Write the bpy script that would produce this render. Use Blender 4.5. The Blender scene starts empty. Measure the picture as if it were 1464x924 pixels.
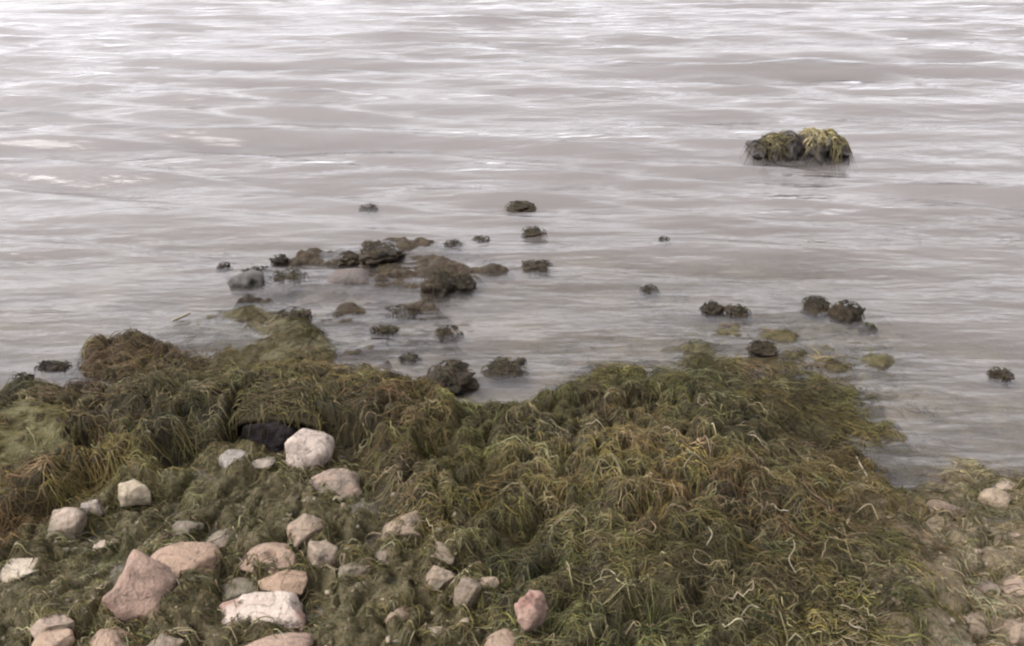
import bpy, bmesh, math, random
import numpy as np
from mathutils import Vector

# ------------------------------------------------------------------ camera, sky, sun, exposure
scene = bpy.context.scene
col = scene.collection
CAM_H, PITCH, FPX = 1.5, math.radians(25.8), 1268.0
cam_d = bpy.data.cameras.new('camera')
cam_d.sensor_width = 36.0
cam_d.lens = 36.0 * FPX / 1464.0
cam_d.clip_start, cam_d.clip_end = 0.05, 2000.0
cam = bpy.data.objects.new('camera', cam_d)
cam.location = (0, 0, CAM_H)
cam.rotation_euler = (math.radians(90) - PITCH, 0, 0)
col.objects.link(cam)
scene.camera = cam

SUN_DIR = Vector((-0.60, -0.10, 0.79)).normalized()      # towards the sun, behind thin cloud
elev = math.asin(SUN_DIR.z)
world = bpy.data.worlds.new('World')
scene.world = world
world.use_nodes = True
wn = world.node_tree
wn.nodes.clear()
sky = wn.nodes.new('ShaderNodeTexSky')
sky.sky_type = 'NISHITA'
sky.sun_disc = False
sky.sun_elevation = elev
sky.sun_rotation = math.atan2(SUN_DIR.x, SUN_DIR.y)
sky.dust_density = 4.0
sky.air_density = 1.0
hsv = wn.nodes.new('ShaderNodeHueSaturation')            # thin overcast: the blue is washed out
hsv.inputs['Saturation'].default_value = 0.10
tint = wn.nodes.new('ShaderNodeMix')
tint.data_type = 'RGBA'
tint.blend_type = 'MULTIPLY'
tint.inputs['Factor'].default_value = 1.0
tint.inputs['B'].default_value = (0.99, 0.965, 1.0, 1)
bgn = wn.nodes.new('ShaderNodeBackground')
bgn.inputs['Strength'].default_value = 0.15
won = wn.nodes.new('ShaderNodeOutputWorld')
wn.links.new(sky.outputs[0], hsv.inputs['Color'])
wn.links.new(hsv.outputs[0], tint.inputs['A'])
wn.links.new(tint.outputs['Result'], bgn.inputs['Color'])
wn.links.new(bgn.outputs[0], won.inputs['Surface'])

sun_d = bpy.data.lights.new('sun', 'SUN')
sun_d.energy = 0.75
sun_d.angle = math.radians(40)
sun_d.color = (1.0, 0.95, 0.88)
sun = bpy.data.objects.new('sun', sun_d)
sun.rotation_euler = SUN_DIR.to_track_quat('Z', 'Y').to_euler()
sun.location = SUN_DIR * 20
col.objects.link(sun)

scene.view_settings.view_transform = 'Standard'
scene.view_settings.look = 'None'
scene.view_settings.exposure = 2.06
scene.view_settings.gamma = 1.0
scene.cycles.use_denoising = True
scene.cycles.max_bounces = 6
scene.cycles.volume_bounces = 2
scene.cycles.transparent_max_bounces = 8
scene.cycles.pixel_filter_type = 'BLACKMAN_HARRIS'
scene.cycles.filter_width = 2.3
scene.cycles.caustics_reflective = False
scene.cycles.caustics_refractive = False

rng = np.random.default_rng(11)

# ------------------------------------------------------------------ helpers
def ray(px, py):
    u, v = (px - 732.0) / FPX, (py - 462.0) / FPX
    c, s = math.cos(PITCH), math.sin(PITCH)
    return np.array([u, c - v * s, -s - v * c])

def at(px, py, z=0.0):                       # photograph pixel -> place on the level z
    d = ray(px, py)
    t = (z - CAM_H) / d[2]
    return np.array([d[0] * t, d[1] * t, z])

def sstep(a, b, x):
    t = np.clip((x - a) / (b - a), 0, 1)
    return t * t * (3 - 2 * t)

def hash3(i, j, k, seed):
    h = (i.astype(np.int64) * 374761393 + j.astype(np.int64) * 668265263 + k.astype(np.int64) * 2147483647 + seed * 1274126177) & 0xFFFFFFFF
    h = ((h ^ (h >> 13)) * 1274126177) & 0xFFFFFFFF
    h = ((h ^ (h >> 16)) * 2246822519) & 0xFFFFFFFF
    return ((h ^ (h >> 15)) & 0xFFFFFF) / float(0xFFFFFF)

def vnoise(x, y, z=None, seed=0):            # smooth value noise, -1..1
    x = np.asarray(x, float); y = np.asarray(y, float)
    z = np.zeros_like(x) if z is None else np.asarray(z, float)
    i, j, k = np.floor(x), np.floor(y), np.floor(z)
    fx, fy, fz = x - i, y - j, z - k
    fx, fy, fz = [f * f * f * (f * (f * 6 - 15) + 10) for f in (fx, fy, fz)]
    r = 0
    for a in (0, 1):
        for b in (0, 1):
            for c in (0, 1):
                r = r + hash3(i + a, j + b, k + c, seed) * (fx if a else 1 - fx) * (fy if b else 1 - fy) * (fz if c else 1 - fz)
    return r * 2 - 1

def fbm(x, y, z=None, seed=0, oct=4, gain=0.5):
    r, a, f, n = 0, 1.0, 1.0, 0.0
    for o in range(oct):
        r = r + a * vnoise(np.asarray(x) * f, np.asarray(y) * f, None if z is None else np.asarray(z) * f, seed + o * 17)
        n += a; a *= gain; f *= 2.03
    return r / n

def mesh_np(name, co, quads=None, tris=None, smooth=True, color=None):
    me = bpy.data.meshes.new(name)
    co = np.asarray(co, np.float32)
    me.vertices.add(len(co))
    me.vertices.foreach_set('co', co.ravel())
    loops, starts, n = [], [], 0
    for f, k in ((quads, 4), (tris, 3)):
        if f is not None and len(f):
            f = np.asarray(f, np.int32)
            loops.append(f.ravel()); starts.append(n + np.arange(len(f), dtype=np.int32) * k); n += f.size
    loops = np.concatenate(loops); starts = np.concatenate(starts)
    me.loops.add(len(loops)); me.loops.foreach_set('vertex_index', loops)
    me.polygons.add(len(starts)); me.polygons.foreach_set('loop_start', starts)
    me.update(calc_edges=True)
    me.polygons.foreach_set('use_smooth', np.full(len(starts), smooth, bool))
    if color is not None:
        a = me.color_attributes.new('tone', 'FLOAT_COLOR', 'POINT')
        c = np.ones((len(co), 4), np.float32); c[:, :3] = color
        a.data.foreach_set('color', c.ravel())
    me.validate()
    return me

def add(name, me, mat, parent=None, label=None, cat=None, group=None, kind=None, loc=None):
    o = bpy.data.objects.new(name, me)
    if mat is not None and me is not None:
        me.materials.clear(); me.materials.append(mat)
    col.objects.link(o)
    if parent is not None: o.parent = parent
    if loc is not None: o.location = loc
    for k, v in (('label', label), ('category', cat), ('group', group), ('kind', kind)):
        if v: o[k] = v
    return o

def grid_quads(nr, nc):
    idx = np.arange(nr * nc).reshape(nr, nc)
    return np.stack([idx[:-1, :-1], idx[:-1, 1:], idx[1:, 1:], idx[1:, :-1]], -1).reshape(-1, 4)

# ------------------------------------------------------------------ materials
def new_mat(name):
    m = bpy.data.materials.new(name); m.use_nodes = True
    nt = m.node_tree; nt.nodes.clear()
    out = nt.nodes.new('ShaderNodeOutputMaterial')
    return m, nt, out

def node(nt, t, **kw):
    n = nt.nodes.new(t)
    for k, v in kw.items():
        if k in n.inputs.keys(): n.inputs[k].default_value = v
        else: setattr(n, k, v)
    return n

def noise_tex(nt, coord, scale, detail=5, rough=0.55, dist=0.0):
    n = node(nt, 'ShaderNodeTexNoise')
    n.inputs['Scale'].default_value = scale; n.inputs['Detail'].default_value = detail
    n.inputs['Roughness'].default_value = rough; n.inputs['Distortion'].default_value = dist
    nt.links.new(coord, n.inputs['Vector'])
    return n.outputs['Fac']

def ramp(nt, fac, stops):
    r = node(nt, 'ShaderNodeValToRGB')
    el = r.color_ramp.elements
    while len(el) < len(stops): el.new(0.5)
    for e, (p, c) in zip(el, stops):
        e.position = p; e.color = tuple(c) + (1,) if len(c) == 3 else c
    nt.links.new(fac, r.inputs['Fac'])
    return r.outputs['Color']

def mixc(nt, f, a, b, mode='MIX'):
    m = node(nt, 'ShaderNodeMix', data_type='RGBA', blend_type=mode)
    for s, v in (('Factor', f), ('A', a), ('B', b)):
        if isinstance(v, bpy.types.NodeSocket): nt.links.new(v, m.inputs[s])
        elif s == 'Factor': m.inputs[s].default_value = v
        else: m.inputs[s].default_value = tuple(v) + (1,)
    return m.outputs['Result']

def bump(nt, h, strength, dist, prev=None):
    b = node(nt, 'ShaderNodeBump')
    b.inputs['Strength'].default_value = strength; b.inputs['Distance'].default_value = dist
    nt.links.new(h, b.inputs['Height'])
    if prev is not None: nt.links.new(prev, b.inputs['Normal'])
    return b.outputs['Normal']

def mat_ground():
    m, nt, out = new_mat('wet_lake_mud')
    c = node(nt, 'ShaderNodeNewGeometry').outputs['Position']
    n1 = noise_tex(nt, c, 3.0, 6); n2 = noise_tex(nt, c, 26, 6, 0.6); n3 = noise_tex(nt, c, 120, 4)
    base = ramp(nt, n1, [(0.34, (0.020, 0.0165, 0.010)), (0.52, (0.045, 0.037, 0.025)), (0.70, (0.10, 0.084, 0.062))])
    base = mixc(nt, ramp(nt, n2, [(0.45, (0, 0, 0)), (0.7, (0.6, 0.6, 0.6))]), base, (0.10, 0.085, 0.05))
    p = node(nt, 'ShaderNodeBsdfPrincipled')
    p.inputs['Roughness'].default_value = 0.55
    nt.links.new(base, p.inputs['Base Color'])
    nt.links.new(bump(nt, n3, 0.5, 0.006, bump(nt, n2, 0.7, 0.02)), p.inputs['Normal'])
    nt.links.new(p.outputs[0], out.inputs[0])
    return m

def mat_weed_base(name, dark, mid, light):
    m, nt, out = new_mat(name)
    c = node(nt, 'ShaderNodeNewGeometry').outputs['Position']
    n1 = noise_tex(nt, c, 5.0, 5); n2 = noise_tex(nt, c, 45, 6, 0.65, 0.8); n3 = noise_tex(nt, c, 170, 4, 0.6, 1.0)
    a = ramp(nt, n2, [(0.33, dark), (0.52, mid), (0.72, light)])
    a = mixc(nt, ramp(nt, n1, [(0.35, (0, 0, 0)), (0.7, (0.55, 0.55, 0.55))]), a, tuple(x * 0.75 + y * 0.25 for x, y in zip(mid, (0.12, 0.07, 0.03))))
    p = node(nt, 'ShaderNodeBsdfPrincipled')
    p.inputs['Roughness'].default_value = 0.6
    p.inputs['Specular IOR Level'].default_value = 0.15
    nt.links.new(a, p.inputs['Base Color'])
    nt.links.new(bump(nt, n3, 0.8, 0.008, bump(nt, n2, 0.9, 0.02)), p.inputs['Normal'])
    nt.links.new(p.outputs[0], out.inputs[0])
    return m

def mat_strand():
    m, nt, out = new_mat('weed_filament')
    at_ = node(nt, 'ShaderNodeVertexColor', layer_name='tone')
    p = node(nt, 'ShaderNodeBsdfPrincipled')
    p.inputs['Roughness'].default_value = 0.5
    p.inputs['Specular IOR Level'].default_value = 0.12
    nt.links.new(at_.outputs['Color'], p.inputs['Base Color'])
    nt.links.new(p.outputs[0], out.inputs[0])
    return m

_stone_cache = {}
def mat_stone(c1, c2, film=0.35, split=0.5):
    key = (c1, c2, film, split)
    if key in _stone_cache: return _stone_cache[key]
    m, nt, out = new_mat('weathered_stone')
    tc = node(nt, 'ShaderNodeTexCoord').outputs['Object']
    oi = node(nt, 'ShaderNodeObjectInfo')
    vm = node(nt, 'ShaderNodeVectorMath', operation='ADD')
    nt.links.new(tc, vm.inputs[0]); nt.links.new(oi.outputs['Location'], vm.inputs[1])
    c = vm.outputs[0]
    n1 = noise_tex(nt, c, 13, 4, 0.5, 0.5); n2 = noise_tex(nt, c, 60, 6, 0.65); n3 = noise_tex(nt, c, 220, 4, 0.6); n4 = noise_tex(nt, c, 22, 6, 0.6, 0.4)
    base = mixc(nt, ramp(nt, n1, [(split - 0.1, (0, 0, 0)), (split + 0.1, (1, 1, 1))]), c1, c2)
    base = mixc(nt, 0.55, base, ramp(nt, n2, [(0.3, (0.42, 0.38, 0.34)), (0.5, (0.9, 0.88, 0.86)), (0.7, (1.25, 1.22, 1.2))]), 'MULTIPLY')
    # hairline cracks and veins
    nc = noise_tex(nt, c, 17, 3, 0.5, 0.6)
    crack = ramp(nt, nc, [(0.478, (1, 1, 1)), (0.497, (0.38, 0.34, 0.31)), (0.503, (0.38, 0.34, 0.31)), (0.522, (1, 1, 1))])
    base = mixc(nt, 0.65, base, crack, 'MULTIPLY')
    # algae film, growing thicker on the lower flanks of the stone
    sx = node(nt, 'ShaderNodeSeparateXYZ'); nt.links.new(tc, sx.inputs[0])
    mr = node(nt, 'ShaderNodeMapRange'); mr.inputs['From Min'].default_value = 0.03; mr.inputs['From Max'].default_value = -0.04
    mr.inputs['To Min'].default_value = -0.12; mr.inputs['To Max'].default_value = 0.22
    nt.links.new(sx.outputs['Z'], mr.inputs['Value'])
    ad = node(nt, 'ShaderNodeMath', operation='ADD'); nt.links.new(n4, ad.inputs[0]); nt.links.new(mr.outputs[0], ad.inputs[1])
    fm = ramp(nt, ad.outputs[0], [(0.72 - 0.4 * film, (0, 0, 0)), (0.90 - 0.4 * film, (0.9, 0.9, 0.9))])
    base = mixc(nt, fm, base, mixc(nt, n2, (0.038, 0.033, 0.016), (0.10, 0.083, 0.048)))
    p = node(nt, 'ShaderNodeBsdfPrincipled')
    p.inputs['Roughness'].default_value = 0.7
    nt.links.new(base, p.inputs['Base Color'])
    nt.links.new(bump(nt, n3, 0.6, 0.004, bump(nt, n2, 0.9, 0.012, bump(nt, crack, 0.5, 0.006))), p.inputs['Normal'])
    nt.links.new(p.outputs[0], out.inputs[0])
    _stone_cache[key] = m
    return m

def mat_water():
    m, nt, out = new_mat('cloudy_lake_water')
    c = node(nt, 'ShaderNodeNewGeometry').outputs['Position']
    mp = node(nt, 'ShaderNodeMapping'); mp.inputs['Scale'].default_value = (0.28, 1.0, 1.0)
    nt.links.new(c, mp.inputs['Vector'])
    r1 = noise_tex(nt, mp.outputs[0], 9, 3, 0.5); r2 = noise_tex(nt, mp.outputs[0], 30, 2, 0.5)
    r0 = noise_tex(nt, mp.outputs[0], 3.6, 3, 0.5)
    gust = ramp(nt, noise_tex(nt, mp.outputs[0], 1.3, 2, 0.5), [(0.35, (0.35, 0.35, 0.35)), (0.65, (1, 1, 1))])
    def gusty(h):
        mm = node(nt, 'ShaderNodeMath', operation='MULTIPLY'); nt.links.new(h, mm.inputs[0]); nt.links.new(gust, mm.inputs[1]); return mm.outputs[0]
    nrm = bump(nt, r2, 0.2, 0.02, bump(nt, gusty(r1), 0.8, 0.04, bump(nt, gusty(r0), 0.7, 0.06)))
    fr = node(nt, 'ShaderNodeFresnel'); fr.inputs['IOR'].default_value = 1.33
    nt.links.new(nrm, fr.inputs['Normal'])
    gl = node(nt, 'ShaderNodeBsdfGlossy'); gl.inputs['Roughness'].default_value = 0.03
    nt.links.new(nrm, gl.inputs['Normal'])
    df = node(nt, 'ShaderNodeBsdfDiffuse')
    silt = noise_tex(nt, c, 0.9, 4, 0.5)
    nt.links.new(ramp(nt, silt, [(0.35, (0.10, 0.092, 0.094)), (0.65, (0.135, 0.123, 0.124))]), df.inputs['Color'])
    tr = node(nt, 'ShaderNodeBsdfTransparent'); tr.inputs['Color'].default_value = (0.93, 0.91, 0.86, 1)
    mx = node(nt, 'ShaderNodeMixShader'); mx.inputs[0].default_value = 0.05
    nt.links.new(tr.outputs[0], mx.inputs[1]); nt.links.new(df.outputs[0], mx.inputs[2])
    m2 = node(nt, 'ShaderNodeMixShader')
    nt.links.new(fr.outputs[0], m2.inputs[0]); nt.links.new(mx.outputs[0], m2.inputs[1]); nt.links.new(gl.outputs[0], m2.inputs[2])
    nt.links.new(m2.outputs[0], out.inputs['Surface'])
    vol = node(nt, 'ShaderNodeVolumePrincipled')
    vol.inputs['Color'].default_value = (0.53, 0.515, 0.54, 1); vol.inputs['Density'].default_value = 3.6
    nt.links.new(vol.outputs[0], out.inputs['Volume'])
    return m

M_GROUND, M_STRAND, M_WATER = mat_ground(), mat_strand(), mat_water()

# ------------------------------------------------------------------ the shore
BY = [-60, -10, 0, 1.0, 1.5, 2.0, 2.45, 2.7, 3.5, 4.2, 5.0, 7.0, 12.0, 60, 900]
BZ = [6.0, 1.0, 0.24, 0.15, 0.115, 0.07, 0.022, -0.014, -0.040, -0.075, -0.17, -0.42, -1.0, -5, -12]
def ground_h(x, y):
    z = np.interp(y, BY, BZ)
    near = sstep(5.5, 3.5, y) * sstep(-1.5, 1.0, y)
    # the little muddy inlet beside the big weed bank
    z = z - 0.086 * sstep(0.72, 1.15, x) * sstep(2.45, 1.9, y) * sstep(0.4, 1.2, y) * (1 - sstep(2.2, 3.5, x))
    z = z - 0.06 * np.exp(-(((x - 1.25) / 0.42) ** 2 + ((y - 2.32) / 0.22) ** 2))
    z = z - 0.035 * sstep(1.3, 1.7, x) * sstep(2.0, 2.5, y) * sstep(4.5, 3.2, y)
    z = z - 0.045 * np.exp(-(((x - 0.0) / 0.16) ** 2 + ((y - 2.62) / 0.20) ** 2))      # the little cove
    z = z - 0.05 * np.exp(-(((x + 1.45) / 0.45) ** 2 + ((y - 2.8) / 0.25) ** 2))
    z = z + near * (0.016 * fbm(x * 2.3, y * 2.3, seed=3, oct=3) + 0.010 * fbm(x * 9, y * 9, seed=8, oct=4))
    return z

def axis(lo, a, b, hi, fine, growth):
    mid = list(np.arange(a, b, fine))
    out, s, v = [], fine, a
    while v > lo:
        s *= growth; v -= s; out.append(v)
    up, s, v = [], fine, b
    while v < hi:
        up.append(v); s *= growth; v += s
    return np.array(out[::-1] + mid + up + [hi])
gx = axis(-900, -2.6, 2.6, 900, 0.014, 1.14)
gy = axis(-60, 1.0, 4.3, 900, 0.014, 1.10)
X, Y = np.meshgrid(gx, gy)
gme = mesh_np('ground', np.stack([X, Y, ground_h(X, Y)], -1).reshape(-1, 3), grid_quads(len(gy), len(gx)))
add('ground', gme, M_GROUND, kind='structure')

# ------------------------------------------------------------------ the lake
def wave_field(x, y, sp):
    r = np.random.default_rng(5)
    z = np.zeros_like(x)
    amp = 0.16 + 0.84 * sstep(3.1, 5.0, y)
    swell = 0.80 + 0.30 * fbm(x * 0.35, y * 0.6, seed=74, oct=2)
    drift = [vnoise(x * 0.35, y * 0.5, seed=k) for k in range(10)]
    for k in range(80):
        lam = 0.11 * (1.35 / 0.11) ** r.random()
        th = math.radians(r.normal(3, 9))
        kx, ky = math.sin(th) * 2 * math.pi / lam, math.cos(th) * 2 * math.pi / lam
        a = 0.0078 * lam * (0.75 + 0.55 * sstep(0.15, 0.5, lam) - 0.6 * sstep(0.65, 1.2, lam)) * (0.6 + 0.8 * r.random())
        lim = sstep(2.2, 4.5, lam / sp)
        z = z + a * lim * np.sin(kx * x + ky * y + r.random() * 6.283 + 1.2 * drift[k % 10])
    for lam, th, a, ph in ((0.95, 2.0, 0.0075, 0.4), (0.78, -3.0, 0.0060, 2.1), (1.15, 5.0, 0.0080, 4.0)):      # the long low swell
        t = math.radians(th)
        z = z + a * np.sin((math.sin(t) * x + math.cos(t) * y) * 2 * math.pi / lam + ph + 1.0 * drift[3]) * sstep(2.2, 4.5, lam / sp)
    z = z * amp * swell
    return z
wy = [1.0]
while wy[-1] < 45: wy.append(wy[-1] + 0.0062 * wy[-1] + 0.001)
while wy[-1] < 900: wy.append(wy[-1] * 1.07)
wy = np.array(wy); NU = 520
U = np.linspace(-1, 1, NU)
WX = U[None, :] * (0.85 * wy[:, None] + 1.6)
WY = np.repeat(wy[:, None], NU, 1)
SP = np.repeat((0.0062 * wy + 0.001)[:, None], NU, 1)
SP = np.where(WY > 45, 5.0, SP)
WZ = wave_field(WX, WY, SP)
wco = np.stack([WX, WY, WZ], -1).reshape(-1, 3)
rim = np.concatenate([np.arange(NU), np.arange(1, len(wy)) * NU + NU - 1, (len(wy) - 1) * NU + np.arange(NU - 2, -1, -1), np.arange(len(wy) - 2, 0, -1) * NU])
nW = len(wco); low = wco[rim].copy(); low[:, 2] = -14.0                 # closed body of water down below the lake bed
skirt = np.stack([np.roll(rim, -1), rim, nW + np.arange(len(rim)), nW + np.roll(np.arange(len(rim)), -1)], -1)
cb = np.array([[0, 300, -14.0]])
fan = np.stack([nW + np.roll(np.arange(len(rim)), -1), nW + np.arange(len(rim)), np.full(len(rim), nW + len(rim))], -1)
wme = mesh_np('lake_water', np.concatenate([wco, low, cb]), np.concatenate([grid_quads(len(wy), NU), skirt]), fan)
add('lake_water', wme, M_WATER, kind='structure')

# ------------------------------------------------------------------ raster of the shore, for the weed beds
RES = 0.008
rx = np.arange(-2.6, 2.6, RES); ry = np.arange(1.0, 4.6, RES)
RX, RY = np.meshgrid(rx, ry)
G = ground_h(RX, RY)
TOP = G.copy()

def bil(A, x, y):
    fx = np.clip((x - rx[0]) / RES, 0, len(rx) - 1.001); fy = np.clip((y - ry[0]) / RES, 0, len(ry) - 1.001)
    i, j = fx.astype(int), fy.astype(int); u, v = fx - i, fy - j
    return A[j, i] * (1 - u) * (1 - v) + A[j, i + 1] * u * (1 - v) + A[j + 1, i] * (1 - u) * v + A[j + 1, i + 1] * u * v

def blur(A, r):
    k = np.exp(-0.5 * (np.arange(-3 * r, 3 * r + 1) / r) ** 2); k /= k.sum()
    A = np.apply_along_axis(lambda v: np.convolve(np.pad(v, 3 * r, mode='edge'), k, 'valid'), 0, A)
    return np.apply_along_axis(lambda v: np.convolve(np.pad(v, 3 * r, mode='edge'), k, 'valid'), 1, A)

def poly_mask(pts, z=0.04, warp=0.05, soft=5, seed=0):
    P = np.array([at(q[0], q[1], q[2] if len(q) > 2 else z)[:2] for q in pts])
    x = RX + warp * fbm(RX * 5, RY * 5, seed=seed, oct=3); y = RY + warp * fbm(RX * 5, RY * 5, seed=seed + 50, oct=3)
    ins = np.zeros(x.shape, bool)
    for (x0, y0), (x1, y1) in zip(P, np.roll(P, -1, 0)):
        if y0 == y1: continue
        c = ((y0 > y) != (y1 > y)) & (x < (x1 - x0) * (y - y0) / (y1 - y0) + x0)
        ins ^= c
    return blur(ins.astype(float), soft)

def strands_mesh(name, roots, heading, length, radius, colour, lift, curl, rs, nseg=6, follow=None, drop=0.0, wobble=0.0):
    n = len(roots)
    follow = follow if follow is not None else (lambda x, y: bil(TOP, x, y))
    P = np.zeros((n, nseg + 1, 3)); P[:, 0] = roots
    h = heading.copy(); st = length / nseg
    turn = rs.normal(0, 1, n) * curl
    off = rs.random(n) * 0.006
    P[:, 0, 2] = follow(P[:, 0, 0], P[:, 0, 1]) - 0.004
    for k in range(1, nseg + 1):
        h = h + turn * 0.6 + rs.normal(0, 1, n) * curl * 0.6
        x = P[:, k - 1, 0] + np.cos(h) * st; y = P[:, k - 1, 1] + np.sin(h) * st
        arch = lift * math.sin(math.pi * min(1.0, k / nseg * 0.92)) + off
        z = follow(x, y) + arch + rs.normal(0, 1, n) * wobble
        z = np.maximum(z, P[:, k - 1, 2] - 1.6 * st - drop)
        P[:, k] = np.stack([x, y, z], -1)
    T = np.gradient(P, axis=1); T /= np.linalg.norm(T, axis=2, keepdims=True) + 1e-9
    A = np.cross(T, np.array([0.13, 0.07, 1.0])); A /= np.linalg.norm(A, axis=2, keepdims=True) + 1e-9
    B = np.cross(T, A)
    taper = np.interp(np.arange(nseg + 1) / nseg, [0, 0.5, 1], [1, 0.9, 0.35])
    R = radius[:, None] * taper[None, :]
    V = np.zeros((n, nseg + 1, 3, 3))
    for s in range(3):
        a = s * 2 * math.pi / 3 + 0.5
        V[:, :, s] = P + R[..., None] * (A * math.cos(a) + B * math.sin(a))
    idx = np.arange(n * (nseg + 1) * 3).reshape(n, nseg + 1, 3)
    q = [np.stack([idx[:, :-1, s], idx[:, :-1, (s + 1) % 3], idx[:, 1:, (s + 1) % 3], idx[:, 1:, s]], -1).reshape(-1, 4) for s in range(3)]
    C = np.repeat(colour, (nseg + 1) * 3, 0)
    return mesh_np(name, V.reshape(-1, 3), np.concatenate(q), color=C)

def palette(n, cols, w, rs, var=0.25):
    c = np.array(cols)[rs.choice(len(cols), n, p=np.array(w) / sum(w))]
    return np.clip(c * np.exp(rs.normal(0, var, (n, 1))) * np.exp(rs.normal(0, 0.06, (n, 3))), 0.004, 0.6)

OLIVE, MOSS, BROWN, STRAW, DARK, RUST = (0.053, 0.0445, 0.0145), (0.037, 0.033, 0.0125), (0.046, 0.0345, 0.0165), (0.100, 0.084, 0.045), (0.014, 0.0115, 0.006), (0.048, 0.035, 0.0165)

def weed_bed(name, label, pts, seed, thick, lump, fine, nclump, per, cols, w, base_mat, length=(0.06, 0.16), rad=(0.0006, 0.0014),
             lift=(0.004, 0.03), curl=0.45, heading=None, soft=5, warp=0.05, zref=0.04, extra=None, cap=None):
    rs = np.random.default_rng(seed)
    m = poly_mask(pts, zref, warp, soft, seed)
    if extra is not None: m = np.clip(extra(m), 0, 1)
    H = thick * sstep(0.15, 0.75, m)
    L = lump * 1.25 * (fbm(RX * 7, RY * 7, seed=seed + 1, oct=3) + 0.30) + lump * 0.8 * np.minimum(fbm(RX * 15, RY * 15, seed=seed + 4, oct=2), 0.15)
    L = L - lump * 1.1 * np.clip(0.16 - np.abs(fbm(RX * 9 + 3.1, RY * 9, seed=seed + 6, oct=3)), 0, 1) / 0.16 + fine * fbm(RX * 26, RY * 26, seed=seed + 2, oct=4, gain=0.6) * 1.6
    Z = G + (H + L * sstep(0.2, 0.8, m)) - 0.02 * (1 - sstep(0.02, 0.3, m))
    if cap is not None: Z = cap(Z, m)
    use = m > 0.03
    vid = -np.ones(m.shape, int); vid[use] = np.arange(use.sum())
    co = np.stack([RX[use], RY[use], Z[use]], -1)
    q = np.stack([vid[:-1, :-1], vid[:-1, 1:], vid[1:, 1:], vid[1:, :-1]], -1).reshape(-1, 4)
    q = q[(q >= 0).all(1)]
    o = add(name, mesh_np(name, co, q), base_mat, label=label, cat='water weed', kind='stuff')
    np.copyto(TOP, np.maximum(TOP, Z), where=m > 0.15)
    # tufts of filaments
    ok = np.argwhere(m > 0.35)
    c = ok[rs.integers(0, len(ok), nclump)]
    cx = rx[c[:, 1]] + rs.uniform(-RES, RES, nclump); cy = ry[c[:, 0]] + rs.uniform(-RES, RES, nclump)
    ch = heading(cx, cy, rs) if heading is not None else rs.uniform(0, 6.283, nclump)
    field = vnoise(cx * 3, cy * 3, seed=seed + 9)
    ch = ch + field * 1.5
    cc = palette(nclump, cols, w, rs)
    tone = vnoise(cx * 4.5, cy * 4.5, seed=seed + 30); hue = vnoise(cx * 3.2, cy * 3.2, seed=seed + 31)
    cc = cc * np.exp(0.55 * tone)[:, None] * np.stack([1 + 0.10 * hue, 1 - 0.03 * hue, 1 - 0.02 * hue], -1)
    cl = rs.uniform(length[0], length[1], nclump); cf = rs.uniform(lift[0], lift[1], nclump) * rs.random(nclump) ** 0.7
    n = nclump * per
    roots = np.zeros((n, 3))
    rr = rs.normal(0, 0.016, (n, 2))
    roots[:, 0] = np.repeat(cx, per) + rr[:, 0]; roots[:, 1] = np.repeat(cy, per) + rr[:, 1]
    hd = np.repeat(ch, per) + rs.normal(0, 0.38, n)
    ln = np.repeat(cl, per) * rs.uniform(0.5, 1.2, n)
    ra = rs.uniform(rad[0], rad[1], n)
    cr = np.repeat(cc, per, 0) * np.exp(rs.normal(0, 0.22, (n, 1)))
    lf = np.repeat(cf, per) * rs.uniform(0.3, 1.2, n)
    me = strands_mesh('filaments', roots, hd, ln, ra, cr, lf, curl, rs, wobble=0.0015)
    add('filaments', me, M_STRAND, parent=o, kind='stuff')
    return o, m, Z

MB_BANK = mat_weed_base('weed_bank_felt', (0.0076, 0.0064, 0.0034), (0.0229, 0.0195, 0.0085), (0.0391, 0.0331, 0.0153))
MB_OLIVE = mat_weed_base('olive_felt', (0.0289, 0.0255, 0.0110), (0.0561, 0.0493, 0.0229), (0.0782, 0.0680, 0.0357))
MB_BROWN = mat_weed_base('brown_felt', (0.0102, 0.0076, 0.0051), (0.0289, 0.0213, 0.0127), (0.0493, 0.0374, 0.0221))
MB_CLUMP = mat_weed_base('blackish_wet_felt', (0.007, 0.0055, 0.0035), (0.020, 0.0155, 0.009), (0.040, 0.031, 0.019))
MB_GREEN = mat_weed_base('green_skin', (0.050, 0.046, 0.018), (0.080, 0.074, 0.032), (0.105, 0.096, 0.047))
MB_FILM = mat_weed_base('algae_film', (0.0306, 0.0263, 0.0119), (0.0663, 0.0570, 0.0289), (0.1062, 0.0909, 0.0527))
MB_SILT = mat_weed_base('silted_weed', (0.055, 0.043, 0.024), (0.105, 0.084, 0.052), (0.165, 0.137, 0.095))

SEAWARD = math.pi / 2
def towards_camera(cx, cy, rs): return np.full(len(cx), -SEAWARD) + rs.normal(0, 0.8, len(cx))
def fan_right(cx, cy, rs): return np.where(rs.random(len(cx)) < 0.6, -SEAWARD + 0.5 + rs.normal(0, 0.6, len(cx)), rs.uniform(0, 6.283, len(cx)))

def sunk(level, rise, seed):
    def f(Z, m):
        rag = m * (0.62 + 0.75 * fbm(RX * 5.5 + 7, RY * 6.5, seed=seed + 40, oct=4, gain=0.6))     # ragged outline
        k = sstep(0.16, 0.55, rag)
        return (G - 0.02) * (1 - k) + k * (level + rise * (fbm(RX * 6, RY * 9, seed=seed, oct=4, gain=0.6) - 0.1)) - 0.02 * (1 - sstep(0.02, 0.25, m))
    return f
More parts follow.
